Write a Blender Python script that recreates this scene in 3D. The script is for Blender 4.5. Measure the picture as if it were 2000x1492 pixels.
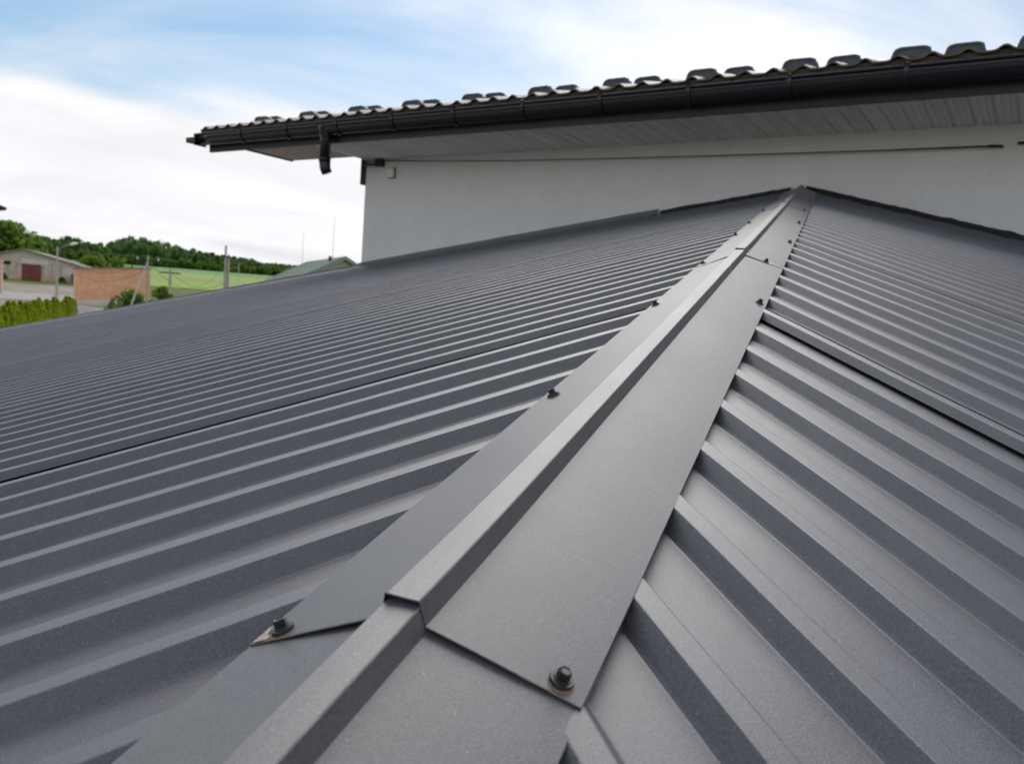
import bpy, bmesh, math, random
from mathutils import Vector, Matrix, noise

random.seed(7)
for o in list(bpy.data.objects):
    bpy.data.objects.remove(o)
S = 0.115                      # rib pitch of the roof sheets in metres
Z0 = 4.70                      # height of the hip line's origin above the ground by the house
T = 0.29717                    # slope of both roof planes
scene = bpy.context.scene
C = scene.collection

# ------------------------------------------------------------------ camera
cam_d = bpy.data.cameras.new('camera')
cam = bpy.data.objects.new('camera', cam_d)
C.objects.link(cam)
R_ = Vector((0.91174, -0.40460, 0.07099))
U_ = Vector((-0.02740, 0.11251, 0.99327))
F_ = Vector((0.40986, 0.90755, -0.09150))
CAM = Vector((0.1160, -0.2041, 0.29654 + Z0))
m = Matrix((R_, U_, -F_)).transposed().to_4x4()
m.translation = CAM
cam.matrix_world = m
cam_d.sensor_width = 36.0
cam_d.sensor_fit = 'HORIZONTAL'
cam_d.lens = 36.0 * 1559.26 / 2000.0
cam_d.clip_start = 0.02
cam_d.clip_end = 9000
cam_d.dof.use_dof = True
cam_d.dof.focus_distance = 0.95
cam_d.dof.aperture_fstop = 10.0
scene.camera = cam

# ------------------------------------------------------------------ sky and sun
SUN_AZ = math.radians(61.0)     # plan angle (from +x) of the direction towards the sun
SUN_EL = math.radians(46.0)
world = bpy.data.worlds.new('World')
scene.world = world
world.use_nodes = True
wt = world.node_tree
for n in list(wt.nodes):
    wt.nodes.remove(n)
WN = wt.nodes.new
WL = wt.links.new
w_out = WN('ShaderNodeOutputWorld')
w_bg = WN('ShaderNodeBackground')
w_bg.inputs['Strength'].default_value = 0.06
sky = WN('ShaderNodeTexSky')
sky.sky_type = 'NISHITA'
sky.sun_disc = False
sky.sun_elevation = SUN_EL
sky.sun_rotation = math.radians(90.0) - SUN_AZ
sky.air_density = 1.0
sky.dust_density = 0.3
sky.ozone_density = 1.0
tc = WN('ShaderNodeTexCoord')
sep = WN('ShaderNodeSeparateXYZ')
WL(tc.outputs['Generated'], sep.inputs[0])
def wmath(op, a=None, b=None, c=None):
    n = WN('ShaderNodeMath'); n.operation = op
    for i, v in enumerate((a, b, c)):
        if v is None: continue
        if isinstance(v, (int, float)): n.inputs[i].default_value = v
        else: WL(v, n.inputs[i])
    return n.outputs[0]
# cloud sheet: project the direction on a flat layer overhead so that streaks stretch to the horizon
zc = wmath('MAXIMUM', sep.outputs[2], 0.0)
den = wmath('ADD', zc, 0.22)
px = wmath('DIVIDE', sep.outputs[0], den)
py = wmath('DIVIDE', sep.outputs[1], den)
comb = WN('ShaderNodeCombineXYZ')
WL(px, comb.inputs[0]); WL(py, comb.inputs[1])
mp = WN('ShaderNodeMapping')
mp.inputs['Location'].default_value = (-17.41, -27.19, 0.0)
mp.inputs['Rotation'].default_value = (0, 0, math.radians(38))
mp.inputs['Scale'].default_value = (0.75, 1.45, 1.0)
WL(comb.outputs[0], mp.inputs['Vector'])
nz = WN('ShaderNodeTexNoise')
nz.inputs['Scale'].default_value = 0.95
nz.inputs['Detail'].default_value = 7.0
nz.inputs['Roughness'].default_value = 0.52
nz.inputs['Distortion'].default_value = 0.55
WL(mp.outputs[0], nz.inputs['Vector'])
nz2 = WN('ShaderNodeTexNoise')
nz2.inputs['Scale'].default_value = 0.42
nz2.inputs['Detail'].default_value = 3.0
WL(mp.outputs[0], nz2.inputs['Vector'])
mixn = wmath('ADD', wmath('MULTIPLY', nz.outputs[0], 0.55), wmath('MULTIPLY', nz2.outputs[0], 0.45))
# thin high cloud thickens towards the horizon (longer path through it)
path = wmath('DIVIDE', 0.085, wmath('ADD', zc, 0.12))
cov = wmath('ADD', mixn, path)
mr = WN('ShaderNodeMapRange')
mr.interpolation_type = 'SMOOTHSTEP'
mr.inputs['From Min'].default_value = 0.50
mr.inputs['From Max'].default_value = 0.80
WL(cov, mr.inputs['Value'])
# cloud brightness with soft variation
vd = WN('ShaderNodeVectorMath'); vd.operation = 'DOT_PRODUCT'
WL(tc.outputs['Generated'], vd.inputs[0])
vd.inputs[1].default_value = (math.cos(SUN_AZ) * math.cos(SUN_EL), math.sin(SUN_AZ) * math.cos(SUN_EL), math.sin(SUN_EL))
glow = wmath('POWER', wmath('MAXIMUM', vd.outputs['Value'], 0.0), 5.0)     # cloud glows around the hidden sun
cb = wmath('MULTIPLY', wmath('ADD', 2.25, wmath('MULTIPLY', nz.outputs[0], 2.85)), wmath('ADD', 1.0, wmath('MULTIPLY', glow, 0.12)))
cc = WN('ShaderNodeCombineColor')
WL(wmath('MULTIPLY', cb, 1.0), cc.inputs[0])
WL(wmath('MULTIPLY', cb, 0.995), cc.inputs[1])
WL(wmath('MULTIPLY', cb, 1.03), cc.inputs[2])
wm = WN('ShaderNodeMix'); wm.data_type = 'RGBA'
WL(mr.outputs[0], wm.inputs['Factor'])
hs_ = WN('ShaderNodeHueSaturation')
hs_.inputs['Hue'].default_value = 0.488; hs_.inputs['Saturation'].default_value = 1.25; hs_.inputs['Value'].default_value = 0.44
WL(sky.outputs[0], hs_.inputs['Color'])
WL(hs_.outputs[0], wm.inputs['A'])
WL(cc.outputs[0], wm.inputs['B'])
WL(wm.outputs['Result'], w_bg.inputs['Color'])
WL(w_bg.outputs[0], w_out.inputs['Surface'])

sun_d = bpy.data.lights.new('sun', 'SUN')
sun_d.energy = 0.5
sun_d.angle = math.radians(50)
sun_d.color = (1.0, 0.95, 0.88)
sun = bpy.data.objects.new('sun', sun_d)
C.objects.link(sun)
sd = Vector((math.cos(SUN_AZ) * math.cos(SUN_EL), math.sin(SUN_AZ) * math.cos(SUN_EL), math.sin(SUN_EL)))
sun.rotation_euler = (-sd).to_track_quat('-Z', 'Y').to_euler()
scene.view_settings.view_transform = 'Standard'
scene.view_settings.look = 'None'
scene.view_settings.exposure = 2.12
scene.view_settings.gamma = 1.0

# ------------------------------------------------------------------ materials
def new_mat(name):
    mt = bpy.data.materials.new(name); mt.use_nodes = True
    nt = mt.node_tree
    return mt, nt, nt.nodes['Principled BSDF']
def nd(nt, typ, **kw):
    n = nt.nodes.new(typ)
    for k, v in kw.items():
        if k in n.inputs: n.inputs[k].default_value = v
        else: setattr(n, k, v)
    return n
def ramp(nt, fac, stops):
    r = nt.nodes.new('ShaderNodeValToRGB')
    e = r.color_ramp.elements
    while len(e) < len(stops): e.new(0.5)
    for i, (p, c) in enumerate(stops):
        e[i].position = p; e[i].color = (*c, 1) if len(c) == 3 else c
    nt.links.new(fac, r.inputs[0])
    return r.outputs[0]
def mixc(nt, fac, a, b, typ='MIX'):
    n = nt.nodes.new('ShaderNodeMix'); n.data_type = 'RGBA'; n.blend_type = typ
    for sock, v in ((n.inputs['Factor'], fac), (n.inputs['A'], a), (n.inputs['B'], b)):
        if isinstance(v, (int, float)): sock.default_value = v
        elif isinstance(v, tuple): sock.default_value = (*v, 1) if len(v) == 3 else v
        else: nt.links.new(v, sock)
    return n.outputs['Result']
def bump(nt, bsdf, h, strength, dist):
    b = nt.nodes.new('ShaderNodeBump')
    b.inputs['Strength'].default_value = strength
    b.inputs['Distance'].default_value = dist
    nt.links.new(h, b.inputs['Height'])
    nt.links.new(b.outputs[0], bsdf.inputs['Normal'])

def coated_metal(name, col, rough=0.40, spec=1.0, speck=True):
    """matt, finely wrinkled polyester coating on steel sheet, with dust and tiny bright specks"""
    mt, nt, b = new_mat(name)
    t = nt.nodes.new('ShaderNodeTexCoord')
    fine = nd(nt, 'ShaderNodeTexNoise', Scale=620.0, Detail=3.0, Roughness=0.7)
    mid = nd(nt, 'ShaderNodeTexNoise', Scale=950.0, Detail=2.0, Roughness=0.6)
    dust = nd(nt, 'ShaderNodeTexNoise', Scale=6.5, Detail=6.0, Roughness=0.62)
    big = nd(nt, 'ShaderNodeTexNoise', Scale=1.3, Detail=3.0)
    for n in (fine, mid, dust, big): nt.links.new(t.outputs['Object'], n.inputs['Vector'])
    c0 = tuple(x * 0.35 for x in col); c1 = tuple(x * 1.9 for x in col)
    c = ramp(nt, fine.outputs[0], [(0.32, c0), (0.68, c1)])
    du = ramp(nt, dust.outputs[0], [(0.42, (0, 0, 0)), (0.78, (0.42, 0.42, 0.42))])
    bg_ = ramp(nt, big.outputs[0], [(0.35, (0.0, 0.0, 0.0)), (0.70, (0.16, 0.16, 0.16))])
    c = mixc(nt, du, c, (0.15, 0.145, 0.135))
    c = mixc(nt, bg_, c, (0.13, 0.128, 0.125))
    if speck:
        v = nd(nt, 'ShaderNodeTexVoronoi', Scale=260.0)
        nt.links.new(t.outputs['Object'], v.inputs['Vector'])
        wn = nd(nt, 'ShaderNodeTexWhiteNoise')
        nt.links.new(v.outputs['Position'], wn.inputs['Vector'])
        lt = nd(nt, 'ShaderNodeMath', operation='LESS_THAN'); lt.inputs[1].default_value = 0.11
        nt.links.new(v.outputs['Distance'], lt.inputs[0])
        gt = nd(nt, 'ShaderNodeMath', operation='GREATER_THAN'); gt.inputs[1].default_value = 0.91
        nt.links.new(wn.outputs['Value'], gt.inputs[0])
        mu = nd(nt, 'ShaderNodeMath', operation='MULTIPLY')
        nt.links.new(lt.outputs[0], mu.inputs[0]); nt.links.new(gt.outputs[0], mu.inputs[1])
        mu2 = nd(nt, 'ShaderNodeMath', operation='MULTIPLY'); mu2.inputs[1].default_value = 0.9
        nt.links.new(mu.outputs[0], mu2.inputs[0])
        c = mixc(nt, mu2.outputs[0], c, (0.48, 0.47, 0.45))
    oi = nt.nodes.new('ShaderNodeObjectInfo')
    tv_ = nd(nt, 'ShaderNodeMapRange'); tv_.inputs['To Min'].default_value = 0.88; tv_.inputs['To Max'].default_value = 1.14
    nt.links.new(oi.outputs['Random'], tv_.inputs['Value'])
    hs = nt.nodes.new('ShaderNodeHueSaturation')
    nt.links.new(tv_.outputs[0], hs.inputs['Value']); nt.links.new(c, hs.inputs['Color'])
    c = hs.outputs[0]
    nt.links.new(c, b.inputs['Base Color'])
    rr = nd(nt, 'ShaderNodeMapRange')
    rr.inputs['To Min'].default_value = rough - 0.06; rr.inputs['To Max'].default_value = rough + 0.10
    nt.links.new(dust.outputs[0], rr.inputs['Value'])
    nt.links.new(rr.outputs[0], b.inputs['Roughness'])
    b.inputs['Specular IOR Level'].default_value = spec
    bump(nt, b, mid.outputs[0], 0.45, 0.0005)
    return mt
def simple(name, col, rough=0.6, var=0.15, scale=8.0, metallic=0.0, spec=0.5, bs=0.0, bd=0.01, detail=5.0):
    mt, nt, b = new_mat(name)
    t = nt.nodes.new('ShaderNodeTexCoord')
    n = nd(nt, 'ShaderNodeTexNoise', Scale=scale, Detail=detail, Roughness=0.6)
    nt.links.new(t.outputs['Object'], n.inputs['Vector'])
    c = ramp(nt, n.outputs[0], [(0.3, tuple(x * (1 - var) for x in col)), (0.7, tuple(min(1, x * (1 + var)) for x in col))])
    nt.links.new(c, b.inputs['Base Color'])
    b.inputs['Roughness'].default_value = rough
    b.inputs['Metallic'].default_value = metallic
    b.inputs['Specular IOR Level'].default_value = spec
    if bs: bump(nt, b, n.outputs[0], bs, bd)
    return mt
M = {}
M['sheet'] = coated_metal('sheet_metal', (0.066, 0.064, 0.074))
M['cap'] = coated_metal('cap_metal', (0.064, 0.0635, 0.069), rough=0.43)
M['bare'] = simple('worn_steel_edge', (0.42, 0.34, 0.25), 0.5, 0.35, 160.0, metallic=0.3)
M['edge'] = simple('scuffed_edge', (0.21, 0.195, 0.17), 0.5, 0.35, 90.0)
M['rust'] = simple('rust_ring', (0.30, 0.17, 0.09), 0.8, 0.45, 260.0)
M['screw'] = simple('screw_black', (0.018, 0.018, 0.02), 0.38, 0.25, 200.0)
M['rubber'] = simple('rubber_washer', (0.03, 0.03, 0.032), 0.6, 0.2, 200.0)
M['flash'] = coated_metal('flashing_metal', (0.045, 0.045, 0.05), rough=0.5, speck=False)
M['sealant_shade'] = simple('black_sealant_and_shade', (0.014, 0.014, 0.015), 0.75, 0.4, 40.0, bs=0.6, bd=0.01)  # sealant at left; the same black stands in for shade at the right junction
M['gutter'] = simple('gutter_black', (0.010, 0.0105, 0.013), 0.17, 0.2, 14.0)
M['fascia'] = simple('fascia_black', (0.016, 0.016, 0.018), 0.5, 0.2, 10.0)
M['tile'] = simple('tile_metal', (0.060, 0.058, 0.058), 0.42, 0.25, 12.0)
M['tile_edge'] = simple('tile_edge_wood', (0.075, 0.055, 0.035), 0.8, 0.4, 30.0)
M['guard'] = simple('guard_metal', (0.075, 0.077, 0.085), 0.42, 0.2, 20.0)
M['white_plastic'] = simple('white_plastic', (0.92, 0.90, 0.87), 0.45, 0.06, 30.0)
M['cable'] = simple('cable_black', (0.03, 0.03, 0.03), 0.5, 0.2, 60.0)

# plaster wall
mt, nt, b = new_mat('plaster')
t = nt.nodes.new('ShaderNodeTexCoord')
n1 = nd(nt, 'ShaderNodeTexNoise', Scale=55.0, Detail=7.0, Roughness=0.7)
n2 = nd(nt, 'ShaderNodeTexNoise', Scale=2.2, Detail=5.0, Roughness=0.6)
mpn = nt.nodes.new('ShaderNodeMapping'); mpn.inputs['Scale'].default_value = (0.9, 0.9, 0.5)
nt.links.new(t.outputs['Object'], mpn.inputs['Vector'])
nt.links.new(t.outputs['Object'], n1.inputs['Vector']); nt.links.new(mpn.outputs[0], n2.inputs['Vector'])
c = ramp(nt, n2.outputs[0], [(0.3, (0.80, 0.775, 0.75)), (0.5, (0.86, 0.84, 0.82)), (0.72, (0.90, 0.885, 0.87))])
c = mixc(nt, 0.22, c, ramp(nt, n1.outputs[0], [(0.3, (0.45, 0.45, 0.45)), (0.7, (0.9, 0.9, 0.9))]))
nt.links.new(c, b.inputs['Base Color'])
b.inputs['Roughness'].default_value = 0.9; b.inputs['Specular IOR Level'].default_value = 0.2
bump(nt, b, n1.outputs[0], 0.5, 0.003)
M['plaster'] = mt

# weathered soffit boards: grain along local x
def board_mat(name, ca, cb_):
    mt, nt, b = new_mat(name)
    t = nt.nodes.new('ShaderNodeTexCoord')
    oi = nt.nodes.new('ShaderNodeObjectInfo')
    ad = nt.nodes.new('ShaderNodeVectorMath'); ad.operation = 'ADD'
    nt.links.new(t.outputs['Object'], ad.inputs[0]); nt.links.new(oi.outputs['Location'], ad.inputs[1])
    mp_ = nt.nodes.new('ShaderNodeMapping'); mp_.inputs['Scale'].default_value = (2.0, 34.0, 10.0)
    nt.links.new(ad.outputs[0], mp_.inputs['Vector'])
    n = nd(nt, 'ShaderNodeTexNoise', Scale=2.0, Detail=6.0, Roughness=0.65, Distortion=0.6)
    nt.links.new(mp_.outputs[0], n.inputs['Vector'])
    c = ramp(nt, n.outputs[0], [(0.28, ca), (0.72, cb_)])
    mu = nd(nt, 'ShaderNodeMapRange'); mu.inputs['To Min'].default_value = 0.92; mu.inputs['To Max'].default_value = 1.05
    nt.links.new(oi.outputs['Random'], mu.inputs['Value'])
    hs = nt.nodes.new('ShaderNodeHueSaturation')
    nt.links.new(mu.outputs[0], hs.inputs['Value']); nt.links.new(c, hs.inputs['Color'])
    nt.links.new(hs.outputs[0], b.inputs['Base Color'])
    b.inputs['Roughness'].default_value = 0.6
    bump(nt, b, n.outputs[0], 0.3, 0.002)
    return mt
M['soffit'] = board_mat('soffit_board_grey', (0.66, 0.65, 0.63), (0.84, 0.83, 0.81))
M['soffit_warm'] = board_mat('soffit_board_warm', (0.42, 0.34, 0.27), (0.62, 0.53, 0.45))

# ------------------------------------------------------------------ helpers
def link(name, me, mats, parent=None):
    o = bpy.data.objects.new(name, me)
    C.objects.link(o)
    if not isinstance(mats, (list, tuple)): mats = [mats]
    if not me.materials:
        for k in mats: me.materials.append(M[k] if isinstance(k, str) else k)
    if parent is not None: o.parent = parent
    return o
def pymesh(name, vs, fs, mi=None, smooth=False):
    me = bpy.data.meshes.new(name)
    me.from_pydata([tuple(v) for v in vs], [], fs)
    if mi: me.polygons.foreach_set('material_index', mi)
    if smooth: me.polygons.foreach_set('use_smooth', [True] * len(me.polygons))
    me.update()
    return me
def empty(name, loc, label, cat, group=None):
    o = bpy.data.objects.new(name, None); C.objects.link(o)
    o.location = loc; o.empty_display_size = 0.2
    tag(o, label, cat, group)
    return o
def tag(o, label, cat, group=None):
    o['label'] = label; o['category'] = cat
    if group: o['group'] = group
    return o
def struct(o):
    o['kind'] = 'structure'; return o
class MB:
    def __init__(s): s.v = []; s.f = []; s.m = []
    def box(s, o, ax, ay, az, mi=0):
        """box from corner o with edge vectors ax, ay, az"""
        o = Vector(o); ax = Vector(ax); ay = Vector(ay); az = Vector(az)
        i = len(s.v)
        for k in range(8):
            s.v.append(o + ax * (k & 1) + ay * ((k >> 1) & 1) + az * ((k >> 2) & 1))
        for q in ((0, 2, 3, 1), (4, 5, 7, 6), (0, 1, 5, 4), (2, 6, 7, 3), (0, 4, 6, 2), (1, 3, 7, 5)):
            s.f.append(tuple(i + k for k in q)); s.m.append(mi)
        return s
    def cbox(s, c, hx, hy, hz, rz=0.0, mi=0):
        cx, sx = math.cos(rz), math.sin(rz)
        ax = Vector((cx, sx, 0)) * hx * 2; ay = Vector((-sx, cx, 0)) * hy * 2; az = Vector((0, 0, hz * 2))
        return s.box(Vector(c) - ax / 2 - ay / 2 - az / 2, ax, ay, az, mi)
    def tube(s, pts, r, n=8, mi=0, caps=True):
        pts = [Vector(p) for p in pts]
        rs = r if isinstance(r, (list, tuple)) else [r] * len(pts)
        base = len(s.v)
        for k, p in enumerate(pts):
            d = (pts[min(k + 1, len(pts) - 1)] - pts[max(k - 1, 0)]).normalized()
            u = d.cross(Vector((0, 0, 1)))
            if u.length < 1e-3: u = d.cross(Vector((0, 1, 0)))
            u.normalize(); w = d.cross(u)
            for j in range(n):
                a = 2 * math.pi * j / n
                s.v.append(p + (u * math.cos(a) + w * math.sin(a)) * rs[k])
        for k in range(len(pts) - 1):
            for j in range(n):
                a = base + k * n + j; b2 = base + k * n + (j + 1) % n
                s.f.append((a, b2, b2 + n, a + n)); s.m.append(mi)
        if caps:
            s.f.append(tuple(base + j for j in range(n))[::-1]); s.m.append(mi)
            e = base + (len(pts) - 1) * n
            s.f.append(tuple(e + j for j in range(n))); s.m.append(mi)
        return s
    def poly(s, pts, mi=0):
        i = len(s.v); s.v += [Vector(p) for p in pts]
        s.f.append(tuple(range(i, i + len(pts)))); s.m.append(mi); return s
    def prism(s, prof, vec, mi=0):
        """closed polygon prof (list of points) swept along vec"""
        vec = Vector(vec); n = len(prof); i = len(s.v)
        s.v += [Vector(p) for p in prof] + [Vector(p) + vec for p in prof]
        s.f.append(tuple(range(i, i + n))[::-1]); s.m.append(mi)
        s.f.append(tuple(range(i + n, i + 2 * n))); s.m.append(mi)
        for k in range(n):
            a = i + k; b2 = i + (k + 1) % n
            s.f.append((a, b2, b2 + n, a + n)); s.m.append(mi)
        return s
    def build(s, name, mats, parent=None, smooth=False, origin=None):
        o0 = Vector(origin) if origin is not None else Vector((0, 0, 0))
        me = pymesh(name, [v - o0 for v in s.v], s.f, s.m, smooth)
        o = link(name, me, mats, parent)
        if origin is not None and parent is None: o.location = o0
        return o

# ------------------------------------------------------------------ the hip roof with ribbed sheets
OR = Vector((0, 0, Z0))
HV = Vector((0.691995, 0.691995, 0.205638))          # along the hip, uphill
AV = Vector((0.707107, -0.707107, 0.0))              # across the hip, to the right
BV = Vector((-0.145408, -0.145408, 0.978628))
AP = Vector((38.73, 39.0, 0.0))                      # hip meets the wall (in rib pitches)
WV = Vector((-0.53877, 0.84245, 0.0))                # along the wall, leftwards
NV = Vector((0.84245, 0.53877, 0.0))                 # into the wall
AP_M = AP * S + OR

house_low = empty('house_extension', (1.0, 1.0, 0.0), 'low hipped extension roofed in dark grey ribbed metal sheets with a capped hip', 'roof')
HL = Vector((1.0, 1.0, 0.0))
CREST, WEB, HGT = 0.19, 0.135, 0.152
def rib_profile(y0):
    """points (offset, height) of one pitch, starting at the valley in front of the rib whose crest front edge is y0"""
    r = 0.012
    return [(y0 - WEB - 0.02, -HGT), (y0 - WEB, -HGT + 0.004), (y0 - WEB + 0.02, -HGT + 0.022),
            (y0 - r, -0.014), (y0 - 0.001, -0.003), (y0 + r, 0.0),
            (y0 + CREST - r, 0.0), (y0 + CREST, -0.003), (y0 + CREST + r, -0.014),
            (y0 + CREST + WEB - 0.02, -HGT + 0.022), (y0 + CREST + WEB, -HGT + 0.004), (y0 + CREST + WEB + 0.02, -HGT),
            (y0 + CREST + WEB + 0.27, -HGT)]
def wall_limit(c, side):
    """coordinate along the slope where the line of offset c reaches the wall or verge line"""
    if side == 'L':
        return AP.x - (c - AP.y) * (-WV.x / WV.y) if c > AP.y - 30 else 1e9
    return AP.y - (c - AP.x) * (-WV.y / WV.x) if c > AP.x - 30 else 1e9
def build_sheet(side, first, nribs, low, idx, last=False):
    """side L: offset = y, runs along x; side R: offset = x, runs along y"""
    prof = []
    start = first - WEB - 0.40
    prof.append((start, -HGT - 0.012))
    for k in range(nribs):
        p = rib_profile(first + k)
        if k == 0: p[0] = (p[0][0], -HGT - 0.004)
        prof += p
    prof += [(first + nribs + CREST + 0.2, -HGT - 0.004), (first + nribs + CREST + 0.21, -0.03)]   # tucked under the next sheet's edge rib
    # this sheet's own near edge (free edge of its first rib) hangs just clear of the valley below
    segs = 46
    vs, fs, mi = [], [], []
    lift = 0.014
    rnd = random.Random(idx * 31 + (5 if side == 'L' else 9))
    ph = rnd.random() * 50
    prof = prof[1:] if idx > 0 else prof
    if idx > 0:
        # free edge: stop just above the valley of the sheet in front
        prof = [(first - WEB + 0.034, -HGT + 0.038)] + [q for q in prof if q[0] > first - WEB + 0.04]
    for j, (c, h) in enumerate(prof):
        hip = c - 0.22
        hi = min(hip, wall_limit(c, side))
        hh = h + (lift if idx > 0 and c < first + CREST + 0.05 else 0.0)
        for i in range(segs + 1):
            q = (i / segs) ** 1.6
            u_ = hi + (low - hi) * q
            d = 0.015 * noise.noise(Vector((u_ * 0.55 + ph, math.floor(c - first + 0.4) * 1.7, idx)))
            d2 = 0.011 * noise.noise(Vector((u_ * 0.45, c * 0.7 + ph, 3.3)))
            cc_ = c + d
            z = T * u_ + (hh + d2) * math.sqrt(1 + T * T)
            P = Vector((u_, cc_, z)) if side == 'L' else Vector((cc_, u_, z))
            vs.append(P * S + OR - HL)
    n = segs + 1
    for j in range(len(prof) - 1):
        for i in range(segs):
            a = j * n + i
            q = (a, a + 1, a + n + 1, a + n)
            fs.append(q if side == 'L' else q[::-1]); mi.append(0)
    me = pymesh('roof_sheet', vs, fs, mi)
    o = link('roof_sheet', me, ['sheet'], house_low)
    return o
# left slope: rib fronts at 3.42 + n ; laps at rib 11.40 then every nine ribs
build_sheet('L', 1.42, 10, -34.0, 0)
for k in range(14):
    build_sheet('L', 11.42 + 9 * k, 9, -34.0, k + 1)
build_sheet('R', 1.94, 9, -14.0, 0)
for k in range(5):
    build_sheet('R', 10.94 + 9 * k, 9, -14.0, k + 1)

# ---- hip cap pieces
FA, FB = 0.14, 0.113          # web foot
TA, TB = 0.108, 0.262         # raised top
def cap_xsec():
    pts = [(-1.0, -0.222), (-1.0, -0.206)]
    for q in (0.80, 0.6, 0.4, 0.2):
        pts.append((-(FA + (1 - FA) * q), FB + (-0.206 - FB) * q))
    pts += [(-FA, FB), (-TA, TB - 0.006), (-TA + 0.008, TB), (0, TB + 0.003), (TA - 0.008, TB), (TA, TB - 0.006), (FA, FB)]
    for q in (0.2, 0.4, 0.6, 0.8):
        pts.append(((FA + (1 - FA) * q), FB + (-0.206 - FB) * q))
    pts += [(1.0, -0.206), (1.0, -0.222)]
    return pts
XS = cap_xsec()
def flange_q(a_):
    return max(0.0, min(1.0, (abs(a_) - FA) / (1 - FA)))
def cap_piece(h0, h1, seed, skewL=-0.09, skewR=0.08, over=True):
    segs = 60
    th = 0.010
    vs, fs, mi = [], [], []
    nx = len(XS)
    rnd = random.Random(seed); ph = rnd.random() * 40
    def pos(i, a_, b_):
        q = flange_q(a_)
        e = (h0 + (skewL if a_ < 0 else skewR) * q)
        s_ = i / segs
        s_ = s_ ** 1.5
        h = e + (h1 - e) * s_
        dist = h - e
        lift = 0.0
        if over:
            k = max(0.0, 1 - dist / 2.6)
            lift = 0.012 + (0.018 * (1 - q ** 1.6) + 0.004) * k * k
        far = max(0.0, 1 - (h1 - h) / 3.0)
        lift -= 0.012 * far * (1 - q)
        wob = 0.010 * noise.noise(Vector((h * 0.45 + ph, 2.0 if a_ < 0 else 7.0, q * 0.8))) * q
        wa = 0.006 * noise.noise(Vector((h * 0.5 + ph, 11.0, 0.0)))
        if over and i == 0 and abs(a_ + TA - 0.004) < 0.012: lift += 0.010
        return HV * h + AV * (a_ + wa) + BV * (b_ + lift + wob)
    for lay in (0, 1):
        for j, (a_, b_) in enumerate(XS):
            for i in range(segs + 1):
                P = pos(i, a_, b_ - lay * th)
                vs.append(P * S + OR - HL)
    n = segs + 1
    off = nx * n
    for j in range(nx - 1):
        for i in range(segs):
            a = j * n + i
            hem = j == 0 or j == nx - 2 or (abs(XS[j][0] - (TA - 0.008)) < 1e-6)
            fs.append((a, a + 1, a + n + 1, a + n)); mi.append(1 if hem else 0)
            a += off
            fs.append((a, a + n, a + n + 1, a + 1)); mi.append(0)
        # end cuts
        a = j * n
        qmid = max(flange_q(XS[j][0]), flange_q(XS[j + 1][0]))
        fs.append((a, a + n, a + n + off, a + off)); mi.append(2 if qmid > 0.7 else 1)
        a = j * n + segs
        fs.append((a, a + off, a + n + off, a + n)); mi.append(0)
    for j in (0, nx - 1):
        for i in range(segs):
            a = j * n + i
            q = (a, a + off, a + off + 1, a + 1)
            fs.append(q if j == 0 else q[::-1]); mi.append(1)
    me = pymesh('ridge_cap', vs, fs, mi)
    return link('ridge_cap', me, ['cap', 'edge', 'bare'], house_low)
caps = [cap_piece(-6.0, 4.3, 1, 0, 0, False), cap_piece(3.35, 20.9, 2), cap_piece(20.02, 39.0, 3, -0.30, 0.25), cap_piece(38.2, 56.0, 4, -0.3, 0.2)]

# ---- screws (hex head, collar, washer, rubber, rust ring): one shared mesh, children of the cap piece they hold
def screw_mesh():
    mb = MB()
    def ring(z0, z1, r0, r1, n, mi, top=True):
        i = len(mb.v)
        for z, r in ((z0, r0), (z1, r1)):
            for k in range(n):
                a = 2 * math.pi * (k + 0.5) / n
                mb.v.append(Vector((r * math.cos(a), r * math.sin(a), z)))
        for k in range(n):
            mb.f.append((i + k, i + (k + 1) % n, i + n + (k + 1) % n, i + n + k)); mb.m.append(mi)
        if top:
            mb.f.append(tuple(i + n + k for k in range(n))); mb.m.append(mi)
    ring(0.0, 0.0005, 0.0098, 0.0090, 20, 2)
    ring(0.0004, 0.0023, 0.0078, 0.0080, 20, 1)
    ring(0.0022, 0.0034, 0.0083, 0.0078, 20, 0)
    ring(0.0034, 0.0042, 0.0060, 0.0056, 16, 0)
    ring(0.0042, 0.0092, 0.0047, 0.0046, 6, 0, False)
    ring(0.0092, 0.0098, 0.0046, 0.0040, 6, 0, False)
    ring(0.0098, 0.0092, 0.0040, 0.0028, 6, 0)
    return pymesh('screw', mb.v, mb.f, mb.m)
SM = screw_mesh()
for k in ('screw', 'rubber', 'rust'): SM.materials.append(M[k])
def place_screw(cap, h, a_, lift=0.016, rz=0.0):
    q = flange_q(a_)
    b_ = FB + (-0.206 - FB) * q + lift
    P = HV * h + AV * a_ + BV * b_
    e = (AV * (1 - FA) + BV * (-0.206 - FB)) if a_ > 0 else (AV * (1 - FA) - BV * (-0.206 - FB))
    nrm = HV.cross(e).normalized()
    if nrm.z < 0: nrm = -nrm
    x = e.normalized(); y = nrm.cross(x)
    R = Matrix((x, y, nrm)).transposed().to_4x4() @ Matrix.Rotation(rz, 4, 'Z') @ Matrix.Rotation(random.uniform(-0.06, 0.06), 4, 'X')
    R.translation = P * S + OR - HL
    o = link('screw', SM, [], cap)
    o.matrix_local = R
    return o
rr_ = random.Random(3)
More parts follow.
